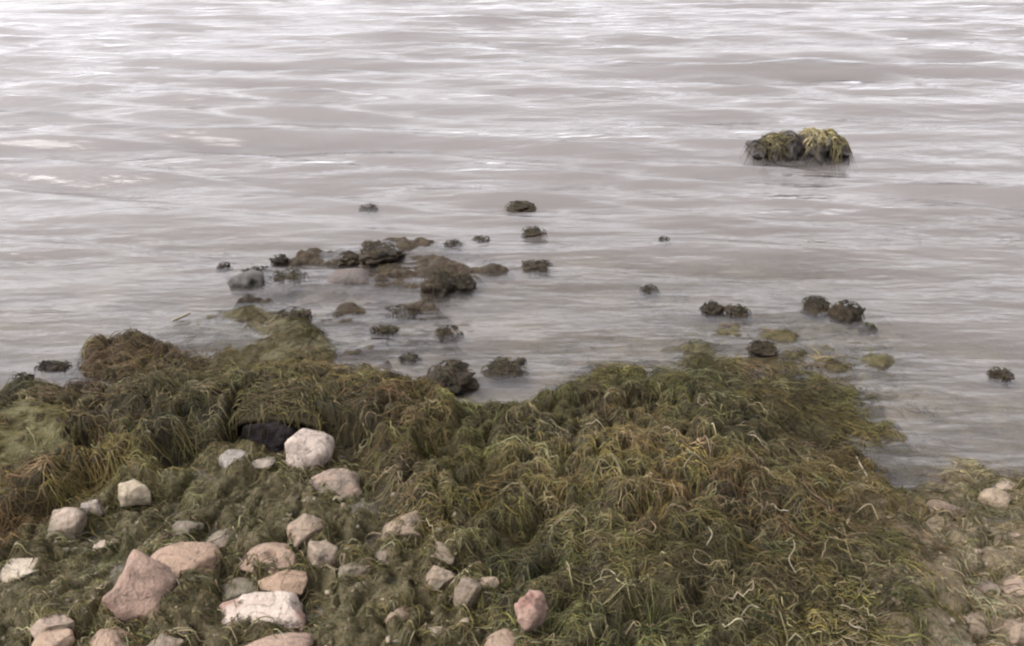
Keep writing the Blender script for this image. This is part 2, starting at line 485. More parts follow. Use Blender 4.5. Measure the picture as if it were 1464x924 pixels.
# beds that lie under the shallows
weed_bed('weed_bed', 'drowned olive weed bed in the shallows in front of the big weed bank',
         [(770, 575), (800, 520), (850, 480), (960, 468), (1080, 462), (1200, 485), (1290, 540), (1340, 600), (1350, 670), (1280, 720), (1200, 620)], 21,
         0.012, 0.016, 0.008, 120, 9, [OLIVE, MOSS, DARK], [2, 3, 2], MB_OLIVE, length=(0.05, 0.12), lift=(0.002, 0.012), zref=0.0, soft=14, warp=0.14,
         cap=lambda Z, m: sunk(-0.006, 0.050, 303)(Z, m))
weed_bed('weed_bed', 'smooth olive-green weed sheet half awash beside the brown tussock',
         [(160, 560), (235, 515), (262, 450), (330, 434), (390, 442), (460, 462), (490, 525), (400, 545), (250, 560)], 22,
         0.034, 0.010, 0.005, 150, 9, [OLIVE, MOSS, STRAW], [6, 2, 0.5], MB_OLIVE, length=(0.05, 0.12), lift=(0.001, 0.008), curl=0.3, zref=0.0, soft=13, warp=0.12)
weed_bed('weed_bed', 'silty weed patch at the mouth of the muddy inlet',
         [(1310, 730), (1325, 690), (1345, 655), (1420, 650), (1520, 690), (1640, 700), (1640, 770), (1480, 740), (1400, 760)], 23,
         0.024, 0.010, 0.008, 90, 9, [OLIVE, BROWN, MOSS, (0.09, 0.075, 0.045)], [2, 3, 1, 3], MB_SILT, zref=0.02, soft=10, warp=0.1, lift=(0.001, 0.012))
weed_bed('weed_bed', 'tan silt-covered weed over the muddy inlet',
         [(1180, 700), (1240, 680), (1300, 700), (1350, 730), (1420, 750), (1500, 750), (1620, 800), (1620, 1060), (1230, 1060), (1220, 860)], 24,
         0.036, 0.020, 0.010, 200, 8, [BROWN, OLIVE, (0.11, 0.09, 0.055)], [2, 1, 4], MB_SILT, length=(0.03, 0.09), lift=(0.001, 0.01), zref=0.02)
weed_bed('weed_bed', 'brown sunken weed and silt shoal beneath the dark clumps in the shallows',
         [(300, 425), (320, 385), (390, 360), (480, 345), (600, 340), (720, 350), (720, 400), (690, 440), (640, 500), (700, 560), (460, 560), (400, 470)], 31,
         0.0, 0.0, 0.0, 90, 9, [BROWN, DARK, OLIVE], [2, 2, 1], MB_BROWN, length=(0.05, 0.13), lift=(0.001, 0.006), soft=16, warp=0.2, zref=0.0, cap=sunk(-0.010, 0.062, 301))
weed_bed('weed_bed', 'dim sunken weed shoal under the blackish clump with the pointed corner',
         [(880, 470), (900, 430), (1000, 415), (1120, 410), (1230, 425), (1290, 480), (1300, 540), (1200, 530), (1050, 500)], 32,
         0.0, 0.0, 0.0, 70, 9, [BROWN, DARK, MOSS], [2, 2, 1], MB_OLIVE, length=(0.05, 0.13), lift=(0.001, 0.006), soft=16, warp=0.2, zref=0.0, cap=sunk(-0.020, 0.060, 302))
# the algae film over the stony foreshore
weed_bed('algae_film', 'thin brown-green algae coating over the stony foreshore',
         [(-260, 690), (60, 690), (180, 660), (300, 640), (430, 630), (560, 690), (700, 760), (800, 860), (820, 1060), (-260, 1060)], 25,
         0.018, 0.034, 0.016, 1600, 9, [OLIVE, BROWN, MOSS, STRAW, (0.12, 0.10, 0.05)], [3, 2, 3, 0.8, 4], MB_FILM, length=(0.02, 0.07),
         rad=(0.0005, 0.0011), lift=(0.001, 0.008), curl=0.7, zref=0.08)
# tussock standing out of the water on the shore's end
weed_bed('weed_tussock', 'dark brown weed tussock standing in the water before the bank',
         [(104, 528), (114, 500), (138, 474), (190, 468), (225, 484), (285, 500), (300, 528), (230, 534), (150, 534)], 26,
         0.070, 0.030, 0.012, 210, 11, [BROWN, DARK, RUST, OLIVE], [4, 4, 1.5, 0.5], MB_BROWN, heading=towards_camera, soft=7, warp=0.06, zref=0.02)
# the long ridge with its steep front, notched where the dark hollow is
def notch(m):
    c = at(388, 640, 0.06)
    cut = np.exp(-(((RX - c[0]) / 0.13) ** 4 + ((RY - c[1]) / 0.17) ** 4))
    return m * (1 - sstep(0.25, 0.75, cut))
def lip(Z, m):
    c = at(395, 600, 0.13)
    Z = G + (Z - G) * (1 - 0.60 * sstep(2.50, 2.75, RY))
    return Z + sstep(0.2, 0.8, m) * 0.075 * np.exp(-(((RX - c[0]) / 0.30) ** 2 + ((RY - c[1]) / 0.16) ** 2))
weed_bed('weed_bank', 'olive-brown weed ridge with a steep front hanging over the dark hollow',
         [(-300, 575, 0.02), (0, 575, 0.02), (90, 570, 0.02), (150, 570, 0.02), (250, 562, 0.02), (330, 526, 0.02), (430, 520, 0.02), (520, 536, 0.02), (600, 560, 0.02), (655, 600, 0.03), (640, 660), (540, 650),
          (490, 640), (440, 620), (350, 640), (300, 655), (250, 660), (200, 685), (130, 695), (70, 735), (0, 770), (-300, 790)], 27,
         0.070, 0.042, 0.015, 820, 13, [OLIVE, MOSS, BROWN, DARK, STRAW, RUST], [5, 3, 3, 2, 0.7, 1], MB_BANK, heading=towards_camera,
         length=(0.06, 0.17), soft=4, extra=notch, zref=0.07, cap=lip)
weed_bed('weed_bed', 'smooth pale-green algae skin on the end of the weed ridge',
         [(-120, 640), (0, 606), (60, 590), (100, 606), (95, 650), (50, 690), (0, 700), (-120, 710)], 29,
         0.0, 0.0, 0.0, 45, 8, [(0.085, 0.078, 0.03), OLIVE], [2, 2], MB_GREEN, length=(0.04, 0.1), lift=(0.001, 0.006), zref=0.09, soft=7,
         cap=lambda Z, m: blur(TOP, 3) + 0.014 * sstep(0.1, 0.6, m) - 0.03 * (1 - sstep(0.03, 0.3, m)))
# the great bank
def mound(Z, m):
    c = at(985, 650, 0.1)
    Z = Z + m * 0.040 * np.exp(-(((RX - c[0]) / 0.35) ** 2 + ((RY - c[1]) / 0.28) ** 2))
    thin = sstep(0.45, 1.0, RX + 0.15 * (2.6 - RY))                      # wears down to a thin skin towards the inlet
    thin = 1 - (1 - 0.72 * thin) * (1 - 0.62 * sstep(2.30, 2.72, RY))       # and towards the lake
    return G + (Z - G) * (1 - thin)
weed_bed('weed_bank', 'big tangled bank of stringy olive and brown weed at the water edge',
         [(560, 600), (640, 580, 0.02), (685, 606, 0.02), (748, 604, 0.02), (790, 566, 0.02), (830, 520, 0.02), (930, 518, 0.02), (1000, 532, 0.02), (1050, 508, 0.02), (1110, 500, 0.02), (1165, 520, 0.02),
          (1230, 562, 0.02), (1268, 610, 0.02), (1280, 670, 0.03), (1290, 740), (1290, 800), (1300, 870), (1310, 1060), (790, 1060), (720, 920), (690, 830), (620, 770),
          (540, 720), (520, 680)], 28,
         0.058, 0.046, 0.017, 1750, 13, [OLIVE, MOSS, BROWN, DARK, STRAW, RUST, (0.078, 0.068, 0.022)], [4.5, 4, 3.5, 2.2, 0.9, 1.2, 1.0], MB_BANK, heading=fan_right,
         length=(0.05, 0.15), lift=(0.002, 0.022), curl=0.62, cap=mound, soft=8, warp=0.09, zref=0.07)

def stray(name, label, pts, n, seed, cols, w, length, rad, lift):
    r = np.random.default_rng(seed); m = poly_mask(pts, 0.08, 0.05, 5, seed)
    c = np.argwhere(m > 0.5); c = c[r.integers(0, len(c), n)]
    me = strands_mesh(name, np.stack([rx[c[:, 1]], ry[c[:, 0]], np.zeros(n)], -1), r.uniform(0, 6.283, n), r.uniform(*length, n), r.uniform(*rad, n),
                      palette(n, cols, w, r), r.uniform(*lift, n), 0.75, r, nseg=9, wobble=0.003)
    add(name, me, M_STRAND, label=label, cat='water weed', kind='stuff')
stray('stray_weed', 'pale curly weed threads lying loose on top of the big weed bank',
      [(700, 640), (860, 560), (1040, 560), (1180, 620), (1230, 720), (1260, 900), (1260, 1000), (820, 1000), (760, 820)], 330, 93, [STRAW, (0.10, 0.084, 0.045), (0.21, 0.18, 0.12)], [3, 4, 0.7], (0.05, 0.14), (0.0008, 0.0016), (0.004, 0.025))
stray('stray_weed', 'pale weed threads lying loose on the weed ridge',
      [(40, 640), (250, 600), (430, 570), (600, 600), (560, 660), (300, 640), (60, 740)], 110, 94, [STRAW, (0.10, 0.084, 0.045)], [2, 4], (0.05, 0.12), (0.0008, 0.0016), (0.004, 0.025))

def surf(x, y): return float(bil(TOP, np.array([x]), np.array([y]))[0])

# ------------------------------------------------------------------ stones
bm = bmesh.new(); bmesh.ops.create_icosphere(bm, subdivisions=4, radius=1.0)
ICO = np.array([v.co[:] for v in bm.verts]); ICO_T = np.array([[v.index for v in f.verts] for f in bm.faces]); bm.free()
ICO /= np.linalg.norm(ICO, axis=1, keepdims=True)

def lump_co(seed, p=2.4, cuts=7, cut=0.80, rough=0.10, freq=1.7):
    rs = np.random.default_rng(seed)
    r = 1.0 / (np.abs(ICO) ** p).sum(1) ** (1 / p)
    v = ICO * r[:, None]
    for _ in range(cuts):
        nrm = rs.normal(0, 1, 3); nrm /= np.linalg.norm(nrm)
        d = cut * (0.85 + 0.3 * rs.random()); s = v @ nrm
        v = v - np.outer(np.maximum(s - d, 0) * 0.93, nrm)
    o = rs.random(3) * 50
    n = fbm(v[:, 0] * freq + o[0], v[:, 1] * freq + o[1], v[:, 2] * freq + o[2], seed=seed, oct=5, gain=0.5)
    v = v * (1 + rough * n)[:, None]
    v -= (v.max(0) + v.min(0)) / 2
    v /= (v.max(0) - v.min(0)) / 2
    return v

def fit_box(box, sink, level=None, flat=0.85):
    """size and place of a thing from the box it fills in the photograph"""
    x0, y0, x1, y1 = box
    cx, cy = (x0 + x1) / 2, (y0 + y1) / 2
    z = 0.05 if level is None else level
    for _ in range(12):
        p = at(cx, cy, z)
        rng_ = math.hypot(p[1], CAM_H - z); phi = math.atan2(CAM_H - z, p[1])
        slant = rng_ * math.cos(phi - PITCH)
        a = (x1 - x0) / 2 * slant / FPX; hh = (y1 - y0) / 2 * slant / FPX
        b = min(flat * a, 0.85 * hh / math.sin(phi))
        c = math.sqrt(max(hh ** 2 - (b * math.sin(phi)) ** 2, 1e-6)) / math.cos(phi)
        c = max(c, 0.35 * a * 0.6)
        g = surf(p[0], p[1]) if level is None else level
        z = 0.5 * z + 0.5 * (g + sink * c)
    return p, a, b, c

PINK, PEACH, WHITE, GREY, TAN, RED, CREAM, GREYBR = (0.36, 0.255, 0.20), (0.42, 0.31, 0.22), (0.66, 0.60, 0.57), (0.30, 0.28, 0.26), (0.33, 0.265, 0.20), (0.31, 0.195, 0.155), (0.60, 0.54, 0.44), (0.22, 0.18, 0.145)

FOOT = []
def stone(box, label, c1, c2, seed, p=2.5, cuts=7, cut=0.8, rough=0.10, sink=0.45, film=0.3, rot=0.0, tilt=0.0, flat=0.85, level=None, split=0.5, name='stone', drop=0.0, dent=None, cat='stone', group='stones on the foreshore', freq=1.7, mat=None):
    if level is None:
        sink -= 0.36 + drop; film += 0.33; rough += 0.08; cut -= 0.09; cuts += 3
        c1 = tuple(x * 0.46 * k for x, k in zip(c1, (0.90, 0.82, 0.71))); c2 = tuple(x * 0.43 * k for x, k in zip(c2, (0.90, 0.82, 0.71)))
    P, a, b, c = fit_box(box, sink, level, flat)
    FOOT.append((P, a, b, c, level is None))
    v = lump_co(seed, p, cuts, cut, rough, freq)
    ct, stt = math.cos(tilt), math.sin(tilt)
    v = v @ np.array([[ct, 0, -stt], [0, 1, 0], [stt, 0, ct]])
    cr, sr = math.cos(rot), math.sin(rot)
    v = v @ np.array([[cr, sr, 0], [-sr, cr, 0], [0, 0, 1]])
    v /= np.abs(v).max(0)
    if dent is not None:                                                 # a hole worn into the face
        dv = np.array(dent) / np.linalg.norm(dent)
        ang = np.arccos(np.clip((v / np.linalg.norm(v, axis=1, keepdims=True)) @ dv, -1, 1))
        v = v * (1 - 0.42 * sstep(0.26, 0.08, ang))[:, None]
    me = mesh_np(name, v * np.array([a, b, c]), tris=ICO_T)
    return add(name, me, mat or mat_stone(c1, c2, film, split), label=label, cat=cat, group=group, loc=P)

STONES = [
 # box, label, colours, seed, options
 ((404, 615, 478, 676), 'white rounded boulder at the mouth of the dark hollow under the weed ridge', WHITE, (0.50, 0.44, 0.42), 101, dict(p=2.2, cuts=4, cut=0.92, film=-0.1, sink=0.75, tilt=0.35, rough=0.04)),
 ((440, 664, 522, 716), 'pinkish-brown broken rock just below the white boulder by the hollow', (0.36, 0.28, 0.23), GREYBR, 102, dict(cuts=10, rough=0.22, film=0.3)),
 ((310, 643, 362, 684), 'smooth blue-grey stone half sunk in weed beside the dark hollow', (0.33, 0.33, 0.32), GREY, 103, dict(cuts=4, film=0.3)),
 ((360, 653, 394, 672), 'small grey-brown stone lying between the blue-grey stone and the white boulder', GREY, TAN, 104, dict(film=0.3)),
 ((407, 660, 442, 686), 'grey stone wedged under the front of the white boulder', GREY, (0.4, 0.36, 0.33), 105, dict(film=0.2)),
 ((165, 688, 219, 727), 'cream-coloured squared block of stone, tilted, alone on the weed', CREAM, (0.46, 0.41, 0.31), 106, dict(p=7, cuts=2, cut=1.1, rough=0.05, film=0.02, rot=0.5, tilt=0.15, sink=0.7)),
 ((66, 728, 124, 784), 'pale pinkish rounded stone blurred with algae beside the little white one', (0.42, 0.36, 0.31), TAN, 107, dict(film=0.4)),
 ((118, 713, 152, 746), 'small knobbly whitish stone with a dark hole under it', (0.45, 0.40, 0.35), GREY, 108, dict(rough=0.3, film=0.2)),
 ((135, 771, 159, 797), 'little pale angular stone standing below the pinkish algae-blurred one', (0.46, 0.41, 0.35), TAN, 109, dict(p=4, cuts=8, film=0.15, sink=0.7)),
 ((-8, 800, 66, 838), 'flat white stone with a deep shadow beneath it at the picture edge', (0.55, 0.52, 0.46), CREAM, 110, dict(cuts=4, film=0.1, sink=0.8)),
 ((203, 776, 314, 848), 'large smooth peach-coloured round boulder behind the red-pink block', PEACH, (0.40, 0.28, 0.21), 111, dict(cuts=5, cut=0.9, rough=0.06, film=0.08, sink=0.5)),
 ((155, 803, 254, 912), 'large blocky red-pink boulder with cracks, in front of the round peach one', (0.40, 0.285, 0.235), RED, 112, dict(p=4, cuts=9, cut=0.85, rough=0.16, film=0.12, sink=0.6, split=0.62)),
 ((340, 770, 432, 834), 'wide pink stone with a dark pit in its face', PINK, (0.38, 0.28, 0.21), 113, dict(dent=(0.12, -0.35, 0.9), cuts=8, film=0.18, sink=0.5)),
 ((366, 818, 440, 855), 'peach slab resting against the foot of the pitted pink stone', PEACH, (0.38, 0.27, 0.19), 114, dict(p=3.2, cuts=7, film=0.1, sink=0.7)),
 ((436, 776, 487, 824), 'grey-brown knobbly stone beside the pitted pink stone', (0.34, 0.28, 0.22), GREYBR, 115, dict(rough=0.18, film=0.3)),
 ((408, 737, 469, 786), 'pinkish wedge-shaped stone behind the grey-brown knobbly one', (0.36, 0.275, 0.21), TAN, 116, dict(p=3.5, cuts=9, cut=0.7, film=0.2)),
 ((308, 848, 444, 910), 'white boulder streaked with red, long and lumpy, resting on a pink slab', WHITE, (0.36, 0.20, 0.16), 117, dict(p=3.2, cuts=9, cut=0.85, rough=0.2, film=0.02, sink=0.9, split=0.60, tilt=0.12)),
 ((330, 903, 446, 962), 'flat pink slab under the white and red boulder', (0.44, 0.33, 0.27), PINK, 118, dict(p=4.5, cuts=4, rough=0.06, film=0.05, sink=0.35)),
 ((44, 876, 108, 912), 'pinkish-grey angular stone stacked on a pale stone near the bottom edge', (0.42, 0.34, 0.29), TAN, 119, dict(p=4, cuts=8, film=0.1, sink=0.8)),
 ((48, 902, 110, 955), 'pale pink stone carrying the pinkish-grey angular one', (0.48, 0.37, 0.30), PEACH, 120, dict(film=0.08, sink=0.5)),
 ((110, 901, 194, 958), 'peach oval stone cut by the bottom edge below the red-pink block', PEACH, PINK, 121, dict(cuts=4, rough=0.06, film=0.1, sink=0.5)),
 ((312, 828, 372, 866), 'mossy grey-green stone between the peach boulder and the peach slab', (0.19, 0.175, 0.125), GREYBR, 122, dict(film=0.5)),
 ((208, 905, 262, 945), 'dull brown stone at the bottom edge in front of the red-pink block', TAN, GREYBR, 123, dict(film=0.3)),
 ((543, 728, 612, 782), 'tan rounded stone with a rough top at the edge of the big weed bank', (0.36, 0.29, 0.22), TAN, 124, dict(drop=0.22, rough=0.2, film=0.25, sink=0.6)),
 ((612, 776, 658, 808), 'grey-brown slanting slab beside the tan rough-topped stone', (0.30, 0.25, 0.19), TAN, 125, dict(drop=0.22, p=3.5, cuts=9, film=0.3, tilt=-0.5, sink=0.6)),
 ((608, 812, 652, 848), 'pale tan stone just below the slanting grey-brown slab', (0.38, 0.32, 0.25), TAN, 126, dict(drop=0.22, film=0.25)),
 ((648, 828, 688, 874), 'narrow upright tan stone shaded by a flat flake of stone', (0.34, 0.28, 0.21), GREYBR, 127, dict(drop=0.22, p=3.5, film=0.3, sink=0.6)),
 ((668, 824, 714, 844), 'thin flat flake of stone lying over the narrow tan stone', (0.36, 0.29, 0.22), TAN, 128, dict(drop=0.22, film=0.15, sink=1.6)),
 ((552, 866, 596, 908), 'square-faced tan stone among algae below the slanting slab', (0.37, 0.28, 0.21), TAN, 129, dict(drop=0.22, p=4, film=0.2, sink=0.6)),
 ((733, 846, 785, 912), 'upright stone with a whitish tip and a red foot, in the weed bank edge', (0.50, 0.38, 0.33), (0.36, 0.19, 0.16), 130, dict(p=2.2, cuts=10, cut=0.82, rough=0.3, film=0.0, sink=0.75, tilt=0.3)),
 ((596, 898, 644, 926), 'low pale flake of stone near the bottom edge below the square-faced stone', (0.40, 0.35, 0.28), TAN, 131, dict(drop=0.22, film=0.2, tilt=-0.3)),
 ((692, 900, 760, 945), 'reddish-tan stone at the bottom edge beside the upright red-footed stone', (0.38, 0.27, 0.21), TAN, 132, dict(drop=0.22, film=0.25)),
 ((1424, 826, 1490, 876), 'pinkish stone in the tan mud at the picture edge', (0.38, 0.30, 0.25), TAN, 133, dict(drop=0.5, film=0.15)),
 ((1398, 696, 1444, 738), 'pale broken rock flake leaning at the mouth of the inlet', (0.42, 0.36, 0.27), TAN, 134, dict(p=3, cuts=10, rough=0.2, film=0.15, sink=0.7, tilt=0.5)),
 ((1420, 684, 1458, 706), 'flat pale tan stone above the leaning flake at the inlet', (0.40, 0.34, 0.28), TAN, 135, dict(film=0.15)),
 ((1330, 716, 1384, 762), 'brown shaded block of stone sunk in the silt of the inlet', (0.17, 0.125, 0.085), GREYBR, 136, dict(drop=0.5, p=4, film=0.2)),
 ((1300, 745, 1372, 780), 'pinkish-tan low stone buried in silt below the brown block', (0.34, 0.27, 0.21), TAN, 137, dict(drop=0.5, film=0.35)),
 ((1332, 868, 1408, 930), 'broad tan stone under silt in the corner of the inlet', (0.33, 0.27, 0.20), TAN, 138, dict(drop=0.5, film=0.3, sink=0.2)),
 ((1410, 880, 1480, 940), 'pink-tan stone beside the broad silted one in the corner', (0.37, 0.29, 0.23), TAN, 139, dict(drop=0.5, film=0.2, sink=0.3)),
 ((1372, 828, 1430, 862), 'purplish-brown flat stone in the mud of the inlet', (0.23, 0.17, 0.145), GREYBR, 140, dict(drop=0.5, film=0.2, sink=0.3)),
 ((236, 738, 290, 776), 'green-brown algae-covered cobble above the round peach boulder', (0.22, 0.19, 0.13), GREYBR, 141, dict(drop=0.22, film=0.6)),
 ((296, 758, 344, 790), 'dull grey-brown cobble between the round peach boulder and the pitted pink stone', (0.24, 0.20, 0.155), GREYBR, 142, dict(drop=0.22, film=0.45)),
 ((486, 800, 534, 834), 'algae-stained brown cobble next to the grey-brown knobbly stone', (0.22, 0.18, 0.13), GREYBR, 143, dict(drop=0.22, film=0.5)),
 ((534, 786, 572, 812), 'small brownish cobble under the tan rough-topped stone', (0.28, 0.22, 0.17), GREYBR, 144, dict(drop=0.22, film=0.35)),
]
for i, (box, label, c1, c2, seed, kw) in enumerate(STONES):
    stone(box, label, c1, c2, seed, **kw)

def skirts():
    r = np.random.default_rng(55); RT, HD, LN = [], [], []
    for P, a, b, c, dry in FOOT:
        n = int(30 + 260 * a)
        th = r.uniform(0, 6.283, n); k = r.normal(1.0, 0.09, n)
        RT.append(np.stack([P[0] + np.cos(th) * a * k, P[1] + np.sin(th) * b * k, 0 * th], -1))
        HD.append(th + np.where(r.random(n) < 0.5, 1.57, -1.57) + r.normal(0, 0.5, n)); LN.append(r.uniform(0.03, 0.08, n))
    RT, HD, LN = np.concatenate(RT), np.concatenate(HD), np.concatenate(LN); n = len(RT)
    me = strands_mesh('loose_weed', RT, HD, LN, r.uniform(0.0009, 0.0018, n), palette(n, [OLIVE, BROWN, MOSS, (0.13, 0.11, 0.065)], [3, 2, 3, 2], r), r.uniform(0.004, 0.02, n), 0.5, r)
    add('loose_weed', me, M_STRAND, label='loose weed threads caught round the feet of the stones', cat='water weed', kind='stuff')
skirts()

# ------------------------------------------------------------------ stones and weed clumps in the shallows
M_WETDARK = mat_stone((0.014, 0.010, 0.008), (0.030, 0.022, 0.015), -0.2, 0.5)
def around(P, a, b, c, x, y):
    q = np.clip(1 - ((x - P[0]) / a) ** 2 - ((y - P[1]) / b) ** 2, 0, 1)
    return P[2] + c * np.sqrt(q) * 0.92 - 0.03 * (q <= 0)

def clump(box, label, cols, w, seed, level=0.0, sink=0.0, n=60, rough=0.85, flat=0.9, mat=None, length=0.6, name='weed_clump', lift=0.006, rad=(0.0012, 0.0024), cat='weed clump', group='weed clumps standing in the shallows'):
    P, a, b, c = fit_box(box, sink - 0.35, level, flat)
    rs = np.random.default_rng(seed)
    v = lump_co(seed, 2.2, 4, 0.85, rough, 1.9)
    v[:, 2] *= 0.55 + 0.45 * sstep(-1, 1, v[:, 0] * rs.choice([-1, 1]) + 0.5 * v[:, 1])
    if seed == 219:                                                      # the corner that sticks up
        k = np.clip((v[:, 0] - 0.35) / 0.65, 0, 1) * (v[:, 2] > -0.3); v[:, 2] += 0.55 * k ** 1.5; v[:, 1] *= 1 - 0.5 * k
    o = add(name, mesh_np(name, v * np.array([a, b, c]), tris=ICO_T), mat or MB_CLUMP, label=label, cat=cat, group=group, loc=P)
    th = rs.uniform(0, 6.283, n); rr = np.sqrt(rs.random(n)) * 0.85
    roots = np.stack([np.cos(th) * rr * a, np.sin(th) * rr * b, np.zeros(n)], -1)
    hd = rs.choice([0.0, math.pi], n) + rs.normal(0, 0.6, n)
    me = strands_mesh('filaments', roots, hd, rs.uniform(0.4, 1.0, n) * length * a, rs.uniform(rad[0], rad[1], n),
                      palette(n, cols, w, rs), np.full(n, lift * 0.5), 0.5, rs, follow=lambda x, y: around((0, 0, 0), a, b, c, x, y), drop=0.01)
    add('filaments', me, M_STRAND, parent=o, kind='stuff')
    return o

DK = [(0.010, 0.008, 0.005), (0.026, 0.020, 0.011), (0.026, 0.024, 0.011)]
CL = [
 ((482, 360, 514, 385), 'small round dark clump beside the long dark one above the reddish sunken stone', [3, 2, 1], 201, 0.0, 0.2),
 ((512, 348, 578, 382), 'long dark brown clump breaking the surface above the reddish sunken stone', [3, 2, 1], 202, 0.0, 0.60),
 ((600, 384, 652, 442), 'dark olive lump, the taller half of the notched pair standing in open shallows', [2, 1, 3], 203, 0.0, 0.50),
 ((640, 392, 682, 424), 'pointed dark tuft joined to the side of the taller olive lump', [3, 2, 2], 204, 0.0, 0.60),
 ((546, 436, 607, 462), 'flat dark spindle of weed awash below the reddish sunken stone', [3, 2, 1], 205, 0.0, -0.2),
 ((528, 466, 572, 482), 'thin dark sliver of weed below the flat spindle', [3, 2, 1], 206, 0.0, -0.2),
 ((620, 466, 664, 502), 'curved brown wisp of weed in the open shallows near the bank', [2, 3, 1], 207, 0.0, -0.2),
 ((384, 364, 414, 384), 'little dark tuft sticking up behind the grey stone with a hole', [3, 1, 1], 208, 0.0, 0.3),
 ((343, 382, 384, 398), 'flat dark weed strip lying behind the grey stone with a hole', [3, 1, 1], 209, 0.0, 0.0),
 ((384, 384, 442, 418), 'olive weed lump between the grey stone and the reddish sunken stone', [1, 1, 3], 210, 0.0, 0.1),
 ((744, 372, 792, 390), 'dark oval clump alone in the open shallows far from the others', [3, 2, 1], 211, 0.0, 0.0),
 ((630, 344, 667, 358), 'small dark sliver in the ripples beyond the notched olive pair', [3, 2, 1], 212, 0.0, 0.0),
 ((673, 338, 704, 349), 'tiny dark sliver next to the one beyond the notched olive pair', [3, 2, 1], 213, 0.0, 0.0),
 ((744, 324, 782, 341), 'dark bump riding in the long shadowed ripple', [3, 2, 1], 214, 0.0, 0.2),
 ((513, 292, 542, 306), 'dark speck of weed farthest out above the long dark clump', [3, 2, 1], 215, 0.0, 0.2),
 ((1000, 431, 1034, 466), 'rounder of two dark bumps joined in the shallows off the big bank', [3, 2, 2], 216, 0.0, 0.10),
 ((1028, 436, 1074, 464), 'longer of two dark bumps joined in the shallows off the big bank', [3, 2, 2], 217, 0.0, 0.10),
 ((1140, 424, 1192, 464), 'blackish round clump, bigger of the dark pair with the pointed corner', [4, 1, 1], 218, 0.0, 0.25),
 ((1184, 430, 1234, 482), 'blackish clump with a pointed corner sticking up out of the water', [4, 1, 1], 219, 0.0, 0.25),
 ((1222, 462, 1256, 494), 'trailing wisp of weed behind the clump with the pointed corner', [2, 1, 3], 220, 0.0, -0.3),
 ((1068, 488, 1112, 512), 'dark knob of weed on the seaward lip of the big bank', [3, 2, 1], 221, 0.01, 0.3),
 ((1412, 526, 1452, 547), 'small brown clump alone in the water towards the picture edge', [2, 3, 1], 222, 0.0, 0.1),
 ((913, 408, 943, 426), 'faint brown wisp between the oval clump and the joined bumps', [2, 3, 1], 223, 0.0, -0.1),
 ((598, 516, 686, 572), 'large brown-grey weed lump at the water edge of the bank', [2, 3, 1], 224, 0.0, 0.65),
 ((688, 510, 756, 546), 'ragged olive weed clump in the cove beside the large brown-grey lump', [1, 2, 3], 225, 0.0, 0.2),
 ((566, 506, 604, 522), 'small dark weed patch in the cove behind the large brown-grey lump', [3, 2, 1], 226, 0.0, -0.1),
 ((410, 478, 444, 492), 'small dark spot of weed on the edge of the smooth olive sheet', [3, 2, 1], 227, 0.0, 0.1),
 ((392, 440, 446, 474), 'grey-brown weed lump on the seaward edge of the smooth olive sheet', [2, 3, 1], 228, 0.0, 0.1),
 ((50, 516, 102, 534), 'dark streak of weed in the water beside the brown tussock', [3, 2, 1], 229, 0.0, -0.1),
 ((16, 534, 50, 560), 'dark weed knob at the water edge near the picture edge', [3, 2, 1], 230, 0.0, 0.1),
 ((310, 376, 334, 392), 'tiny dark wisp with a glint beyond the grey stone with a hole', [3, 2, 1], 231, 0.0, 0.1),
 ((722, 288, 768, 306), 'faint brown clump far out beyond the dark bump in the ripple', [2, 3, 1], 232, 0.0, -0.1),
 ((940, 340, 958, 348), 'tiny dark fleck on the ripple between the oval clump and the big rock', [3, 2, 1], 233, 0.0, 0.1),
]
for box, label, w, seed, lev, sk in CL:
    clump(box, label, DK, w, seed, lev, sk, n=46 if box[2] - box[0] > 40 else 24)

stone((466, 384, 550, 438), 'reddish-brown stone just under the surface among the dark clumps', (0.052, 0.034, 0.026), (0.032, 0.023, 0.016), 301, cuts=5, film=0.35, sink=-0.55, level=0.0, group='stones in the shallows')
stone((326, 384, 380, 424), 'grey stone with a dark hole, half out of the water', (0.042, 0.038, 0.033), (0.026, 0.022, 0.018), 302, rough=0.25, dent=(0.55, -0.70, 0.30), film=0.2, sink=0.0, level=0.0, group='stones in the shallows')
stone((376, 404, 432, 432), 'pale grey sunken stone beside the grey stone with a hole', (0.045, 0.041, 0.037), (0.03, 0.027, 0.024), 303, film=0.4, sink=-0.6, level=0.0, group='stones in the shallows')

# the big weed-covered rock out in the lake
P, a, b, c = fit_box((1068, 189, 1208, 240), 0.1, 0.0, 0.7)
rock = bpy.data.objects.new('weed_covered_rock', None); col.objects.link(rock); rock.location = P
rock['label'] = 'big dark rock draped with straw-coloured weed standing alone out in the lake'; rock['category'] = 'rock'
def lobes(x, y):
    z = np.full(np.shape(x), -0.12)
    for lx, ly, ra, rb, rc in LOBES[:-1]:
        q = 1 - ((x - lx * a) / (ra * a)) ** 2 - ((y - ly * b) / (rb * b)) ** 2
        z = np.maximum(z, np.where(q > 0, rc * c * np.sqrt(np.clip(q, 0, 1)), -0.12))
    return z
LOBES = [(-0.78, -0.1, 0.24, 0.6, 0.50), (-0.45, 0.1, 0.30, 0.8, 0.82), (-0.14, 0.15, 0.25, 0.9, 0.98), (0.10, 0.3, 0.24, 0.7, 0.72), (0.36, 0.15, 0.34, 0.95, 1.06), (0.68, 0.1, 0.20, 0.7, 1.10), (0.80, -0.1, 0.22, 0.7, 0.78), (0.0, -0.9, 0.8, 1.2, -0.0)]
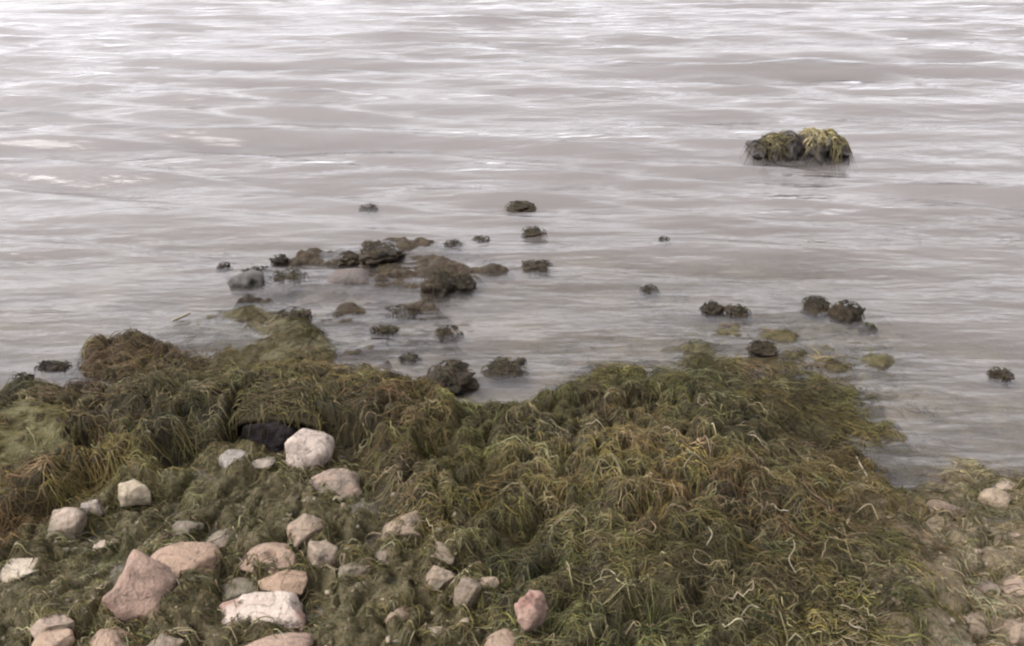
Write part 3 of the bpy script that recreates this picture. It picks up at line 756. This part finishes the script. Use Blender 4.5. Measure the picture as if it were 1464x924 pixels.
for k, (lx, ly, ra, rb, rc) in enumerate(LOBES):
    v = lump_co(400 + k, 2.6, 8, 0.8, 0.65, 2.1) * np.array([ra * a, rb * b, rc * c or 0.09]) + np.array([lx * a, ly * b, 0 if rc else -0.16])
    add('rock_lobe', mesh_np('rock_lobe', v, tris=ICO_T), M_WETDARK, parent=rock)
rs = np.random.default_rng(77)
def drape(n, xs, cols, w, ln, rad, lift):
    x = rs.uniform(xs[0] * a, xs[1] * a, n); y = rs.uniform(-0.55 * b, 0.5 * b, n)
    me = strands_mesh('filaments', np.stack([x, y, 0 * x], -1), rs.normal(-1.57, 0.9, n), rs.uniform(0.5, 1.3, n) * ln, rs.uniform(*rad, n), palette(n, cols, w, rs),
                      np.full(n, lift), 0.4, rs, follow=lobes, drop=0.004)
    return add('filaments', me, M_STRAND, parent=rock, kind='stuff')
drape(200, (-0.95, 0.95), [(0.008, 0.006, 0.004), (0.022, 0.016, 0.009), OLIVE], [5, 2, 0.7], 0.11, (0.0015, 0.003), 0.008)
drape(70, (-0.75, -0.35), [OLIVE, STRAW], [3, 1], 0.12, (0.0015, 0.003), 0.010)
o = drape(220, (0.14, 0.60), [(0.17, 0.145, 0.07), (0.11, 0.092, 0.04), (0.22, 0.195, 0.12)], [3, 2, 1.5], 0.04, (0.0015, 0.003), 0.014); o['label'] = 'straw-yellow weed tuft on the crest'
drape(70, (0.55, 0.95), [STRAW, OLIVE], [2, 2], 0.16, (0.002, 0.004), 0.010)

# ------------------------------------------------------------------ hood of weed over the dark hollow
def hood():
    p = at(392, 598, 0.16); p[1] += 0.03
    n, mth = 26, 16
    co = []
    for sh in (0.0, -0.012):
        for i in range(mth + 1):
            for j in range(n + 1):
                u = j / n * 2 - 1; v = i / mth
                x = p[0] + u * 0.135; y = p[1] + 0.13 - v * 0.16
                z = 0.19 - 0.03 * v ** 2 - 0.05 * u ** 4 + sh - 0.02 * v * float(vnoise(np.array([x * 22]), np.array([0.5]), seed=9)[0]) + 0.012 * float(fbm(np.array([x * 18]), np.array([y * 18]), seed=61, oct=3)[0])
                co.append((x, y, z))
    q1 = grid_quads(mth + 1, n + 1); off = (mth + 1) * (n + 1)
    edge = []
    for j in range(n): i = mth * (n + 1) + j; edge.append((i, i + 1, i + 1 + off, i + off))
    co = np.array(co)
    o = add('weed_overhang', mesh_np('weed_overhang', co, np.concatenate([q1, q1[:, ::-1] + off, np.array(edge)])), MB_BANK,
            label='hanging lip of weed roofing the dark hollow behind the white boulder', cat='water weed', kind='stuff')
    r = np.random.default_rng(62); m = 330
    x = p[0] + r.uniform(-0.15, 0.15, m); y = p[1] + r.uniform(-0.02, 0.13, m)
    def f(xx, yy):
        u = (xx - p[0]) / 0.15; v = (p[1] + 0.13 - yy) / 0.16
        return np.where(v <= 1, 0.194 - 0.03 * np.clip(v, 0, 1) ** 2 - 0.05 * np.clip(np.abs(u), 0, 1.3) ** 4, 0.09 + 0.05 * vnoise(xx * 30, xx * 0 + 1.5, seed=5))
    me = strands_mesh('filaments', np.stack([x, y, 0 * x], -1), r.normal(-1.57, 0.7, m), r.uniform(0.03, 0.065, m), r.uniform(0.001, 0.002, m),
                      palette(m, [OLIVE, MOSS, BROWN, STRAW], [4, 2, 2, 0.6], r), np.full(m, 0.008), 0.35, r, follow=f, drop=0.0)
    add('filaments', me, M_STRAND, parent=o, kind='stuff')
hood()
M_HOLLOW_SHADE, ntP, outP = new_mat('painted_hollow_shade')  # near-black colour painted in for the shade inside the hollow
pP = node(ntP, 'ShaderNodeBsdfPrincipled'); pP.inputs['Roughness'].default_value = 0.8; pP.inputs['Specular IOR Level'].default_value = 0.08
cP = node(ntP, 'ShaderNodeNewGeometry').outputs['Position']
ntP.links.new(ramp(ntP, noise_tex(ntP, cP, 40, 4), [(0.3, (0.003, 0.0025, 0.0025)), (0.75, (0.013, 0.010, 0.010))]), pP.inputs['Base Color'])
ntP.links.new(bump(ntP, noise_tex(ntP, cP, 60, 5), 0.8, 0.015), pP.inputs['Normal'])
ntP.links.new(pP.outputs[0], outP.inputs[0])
stone((342, 596, 436, 668), 'near-black lump painting in the shade of the hollow beside the white boulder', (0.0075, 0.006, 0.006), (0.011, 0.009, 0.009), 150, p=2.6, cuts=6, rough=0.3, film=-0.6, sink=0.5, flat=0.6, name='hollow_shade_lump', cat='painted shade', group='painted hollow shade', level=0.035, mat=M_HOLLOW_SHADE)  # lump added under the weed lip so the void looks shaded

# ------------------------------------------------------------------ bleached stems and bits on the weed
M_STEM, ntS, outS = new_mat('bleached_stem')
pS = node(ntS, 'ShaderNodeBsdfPrincipled'); pS.inputs['Roughness'].default_value = 0.6
cS = node(ntS, 'ShaderNodeNewGeometry').outputs['Position']
ntS.links.new(ramp(ntS, noise_tex(ntS, cS, 90, 3), [(0.3, (0.085, 0.07, 0.04)), (0.7, (0.15, 0.13, 0.085))]), pS.inputs['Base Color'])
ntS.links.new(pS.outputs[0], outS.inputs[0])
def stem(pix, label, r=0.003, up=0.012, name='dead_stem', cat='stem'):
    pts = []
    for px, py in pix:
        z = 0.05
        for _ in range(8):
            p = at(px, py, z); z = max(surf(p[0], p[1]), 0.0) + up
        pts.append(at(px, py, z))
    pts = np.array(pts); o0 = pts[0].copy(); pts = pts - o0
    t = np.linspace(0, len(pts) - 1, 6 * (len(pts) - 1) + 1)
    E = np.concatenate([2 * pts[:1] - pts[1:2], pts, 2 * pts[-1:] - pts[-2:-1]])
    i_ = np.minimum(t.astype(int), len(pts) - 2); u = (t - i_)[:, None]
    a0, a1, a2, a3 = E[i_], E[i_ + 1], E[i_ + 2], E[i_ + 3]
    P = 0.5 * (2 * a1 + (a2 - a0) * u + (2 * a0 - 5 * a1 + 4 * a2 - a3) * u ** 2 + (3 * a1 - a0 - 3 * a2 + a3) * u ** 3)
    T = np.gradient(P, axis=0); T /= np.linalg.norm(T, axis=1, keepdims=True)
    A = np.cross(T, [0.1, 0.2, 1]); A /= np.linalg.norm(A, axis=1, keepdims=True); B = np.cross(T, A)
    R = r * np.interp(np.linspace(0, 1, len(P)), [0, 0.1, 0.8, 1], [0.5, 1, 0.9, 0.4])
    ang = np.arange(6) * math.pi / 3
    V = P[:, None] + R[:, None, None] * (A[:, None] * np.cos(ang)[None, :, None] + B[:, None] * np.sin(ang)[None, :, None])
    n = len(P); idx = np.arange(n * 6).reshape(n, 6)
    q = np.concatenate([np.stack([idx[:-1, s], idx[:-1, (s + 1) % 6], idx[1:, (s + 1) % 6], idx[1:, s]], -1) for s in range(6)])
    capq = [[idx[0, 3], idx[0, 2], idx[0, 1], idx[0, 0]], [idx[0, 5], idx[0, 4], idx[0, 3], idx[0, 0]], [idx[-1, 0], idx[-1, 1], idx[-1, 2], idx[-1, 3]], [idx[-1, 0], idx[-1, 3], idx[-1, 4], idx[-1, 5]]]
    add(name, mesh_np(name, V.reshape(-1, 3), np.concatenate([q, np.array(capq)])), M_STEM, label=label, cat=cat, group='bleached stems on the weed', loc=o0)
stem([(1224, 652), (1232, 668), (1240, 681)], 'bent pale stem standing at the edge of the big bank by the cloudy inlet')
stem([(1211, 750), (1215, 737)], 'short upright pale stem on the silted flank of the big bank')
stem([(246, 459), (272, 448)], 'pale straight stick lying on the smooth olive weed sheet', r=0.006)
stem([(422, 843), (438, 826)], 'short white stick leaning beside the peach slab', r=0.0035, up=0.03)
stem([(476, 716), (482, 711), (490, 716)], 'curled white sliver below the pinkish-brown broken rock', r=0.0035)
stem([(519, 832), (528, 842)], 'thin pale sliver lying past the algae-stained brown cobble', r=0.002)
stem([(238, 655), (236, 640), (243, 632), (252, 640), (254, 656)], 'looped pale stem arching in front of the weed ridge', r=0.0022)
stem([(1010, 780), (1018, 764), (1012, 752)], 'curved pale stem on the crown of the big bank', r=0.0012, up=0.03)
stem([(1138, 820), (1128, 800), (1136, 784), (1134, 770)], 'long wavy yellow-white stem on the near side of the big bank', r=0.0012, up=0.03)
stem([(985, 690), (978, 668), (990, 650)], 'wavy pale stem on the mound of the big bank', r=0.0012, up=0.03)
stem([(1060, 880), (1072, 866), (1088, 870)], 'crooked pale stem low on the big bank near the bottom edge', r=0.0012, up=0.03)

# ------------------------------------------------------------------ loose gravel on the foreshore
def gravel():
    r = np.random.default_rng(91)
    bm = bmesh.new(); bmesh.ops.create_icosphere(bm, subdivisions=1, radius=1.0)
    v0 = np.array([v.co[:] for v in bm.verts]); t0 = np.array([[v.index for v in f.verts] for f in bm.faces]); bm.free()
    V, T, C, k = [], [], [], 0
    def put(px, py, s):
        nonlocal k
        p = at(px, py, 0.07)
        if not (-2.5 < p[0] < 2.5 and 1.02 < p[1] < 4.5): return
        z = surf(p[0], p[1])
        v = v0 * (1 + r.normal(0, 0.3, (len(v0), 1))) * np.array([s, s * r.uniform(0.6, 1), s * r.uniform(0.4, 0.8)])
        th = r.uniform(0, 6.283); ct, s_ = math.cos(th), math.sin(th)
        v = v @ np.array([[ct, s_, 0], [-s_, ct, 0], [0, 0, 1]])
        V.append(v + np.array([p[0], p[1], z - s * 0.1])); T.append(t0 + k); k += len(v0)
        c = np.array([(0.095, 0.08, 0.055), (0.07, 0.058, 0.038), (0.12, 0.095, 0.07), (0.05, 0.043, 0.024)][r.integers(0, 4)]) * math.exp(r.normal(0, 0.2))
        C.append(np.tile(c, (len(v0), 1)))
    for _ in range(900): put(r.uniform(-150, 720), r.uniform(720, 1000), 0.0025 + 0.009 * r.random() ** 2.5)
    for _ in range(200): put(r.uniform(1330, 1560), r.uniform(700, 1000), r.uniform(0.003, 0.012))
    add('gravel', mesh_np('gravel', np.concatenate(V), tris=np.concatenate(T), color=np.concatenate(C)), M_STRAND,
        label='small loose pebbles scattered over the stony foreshore', cat='gravel', kind='stuff')
gravel()
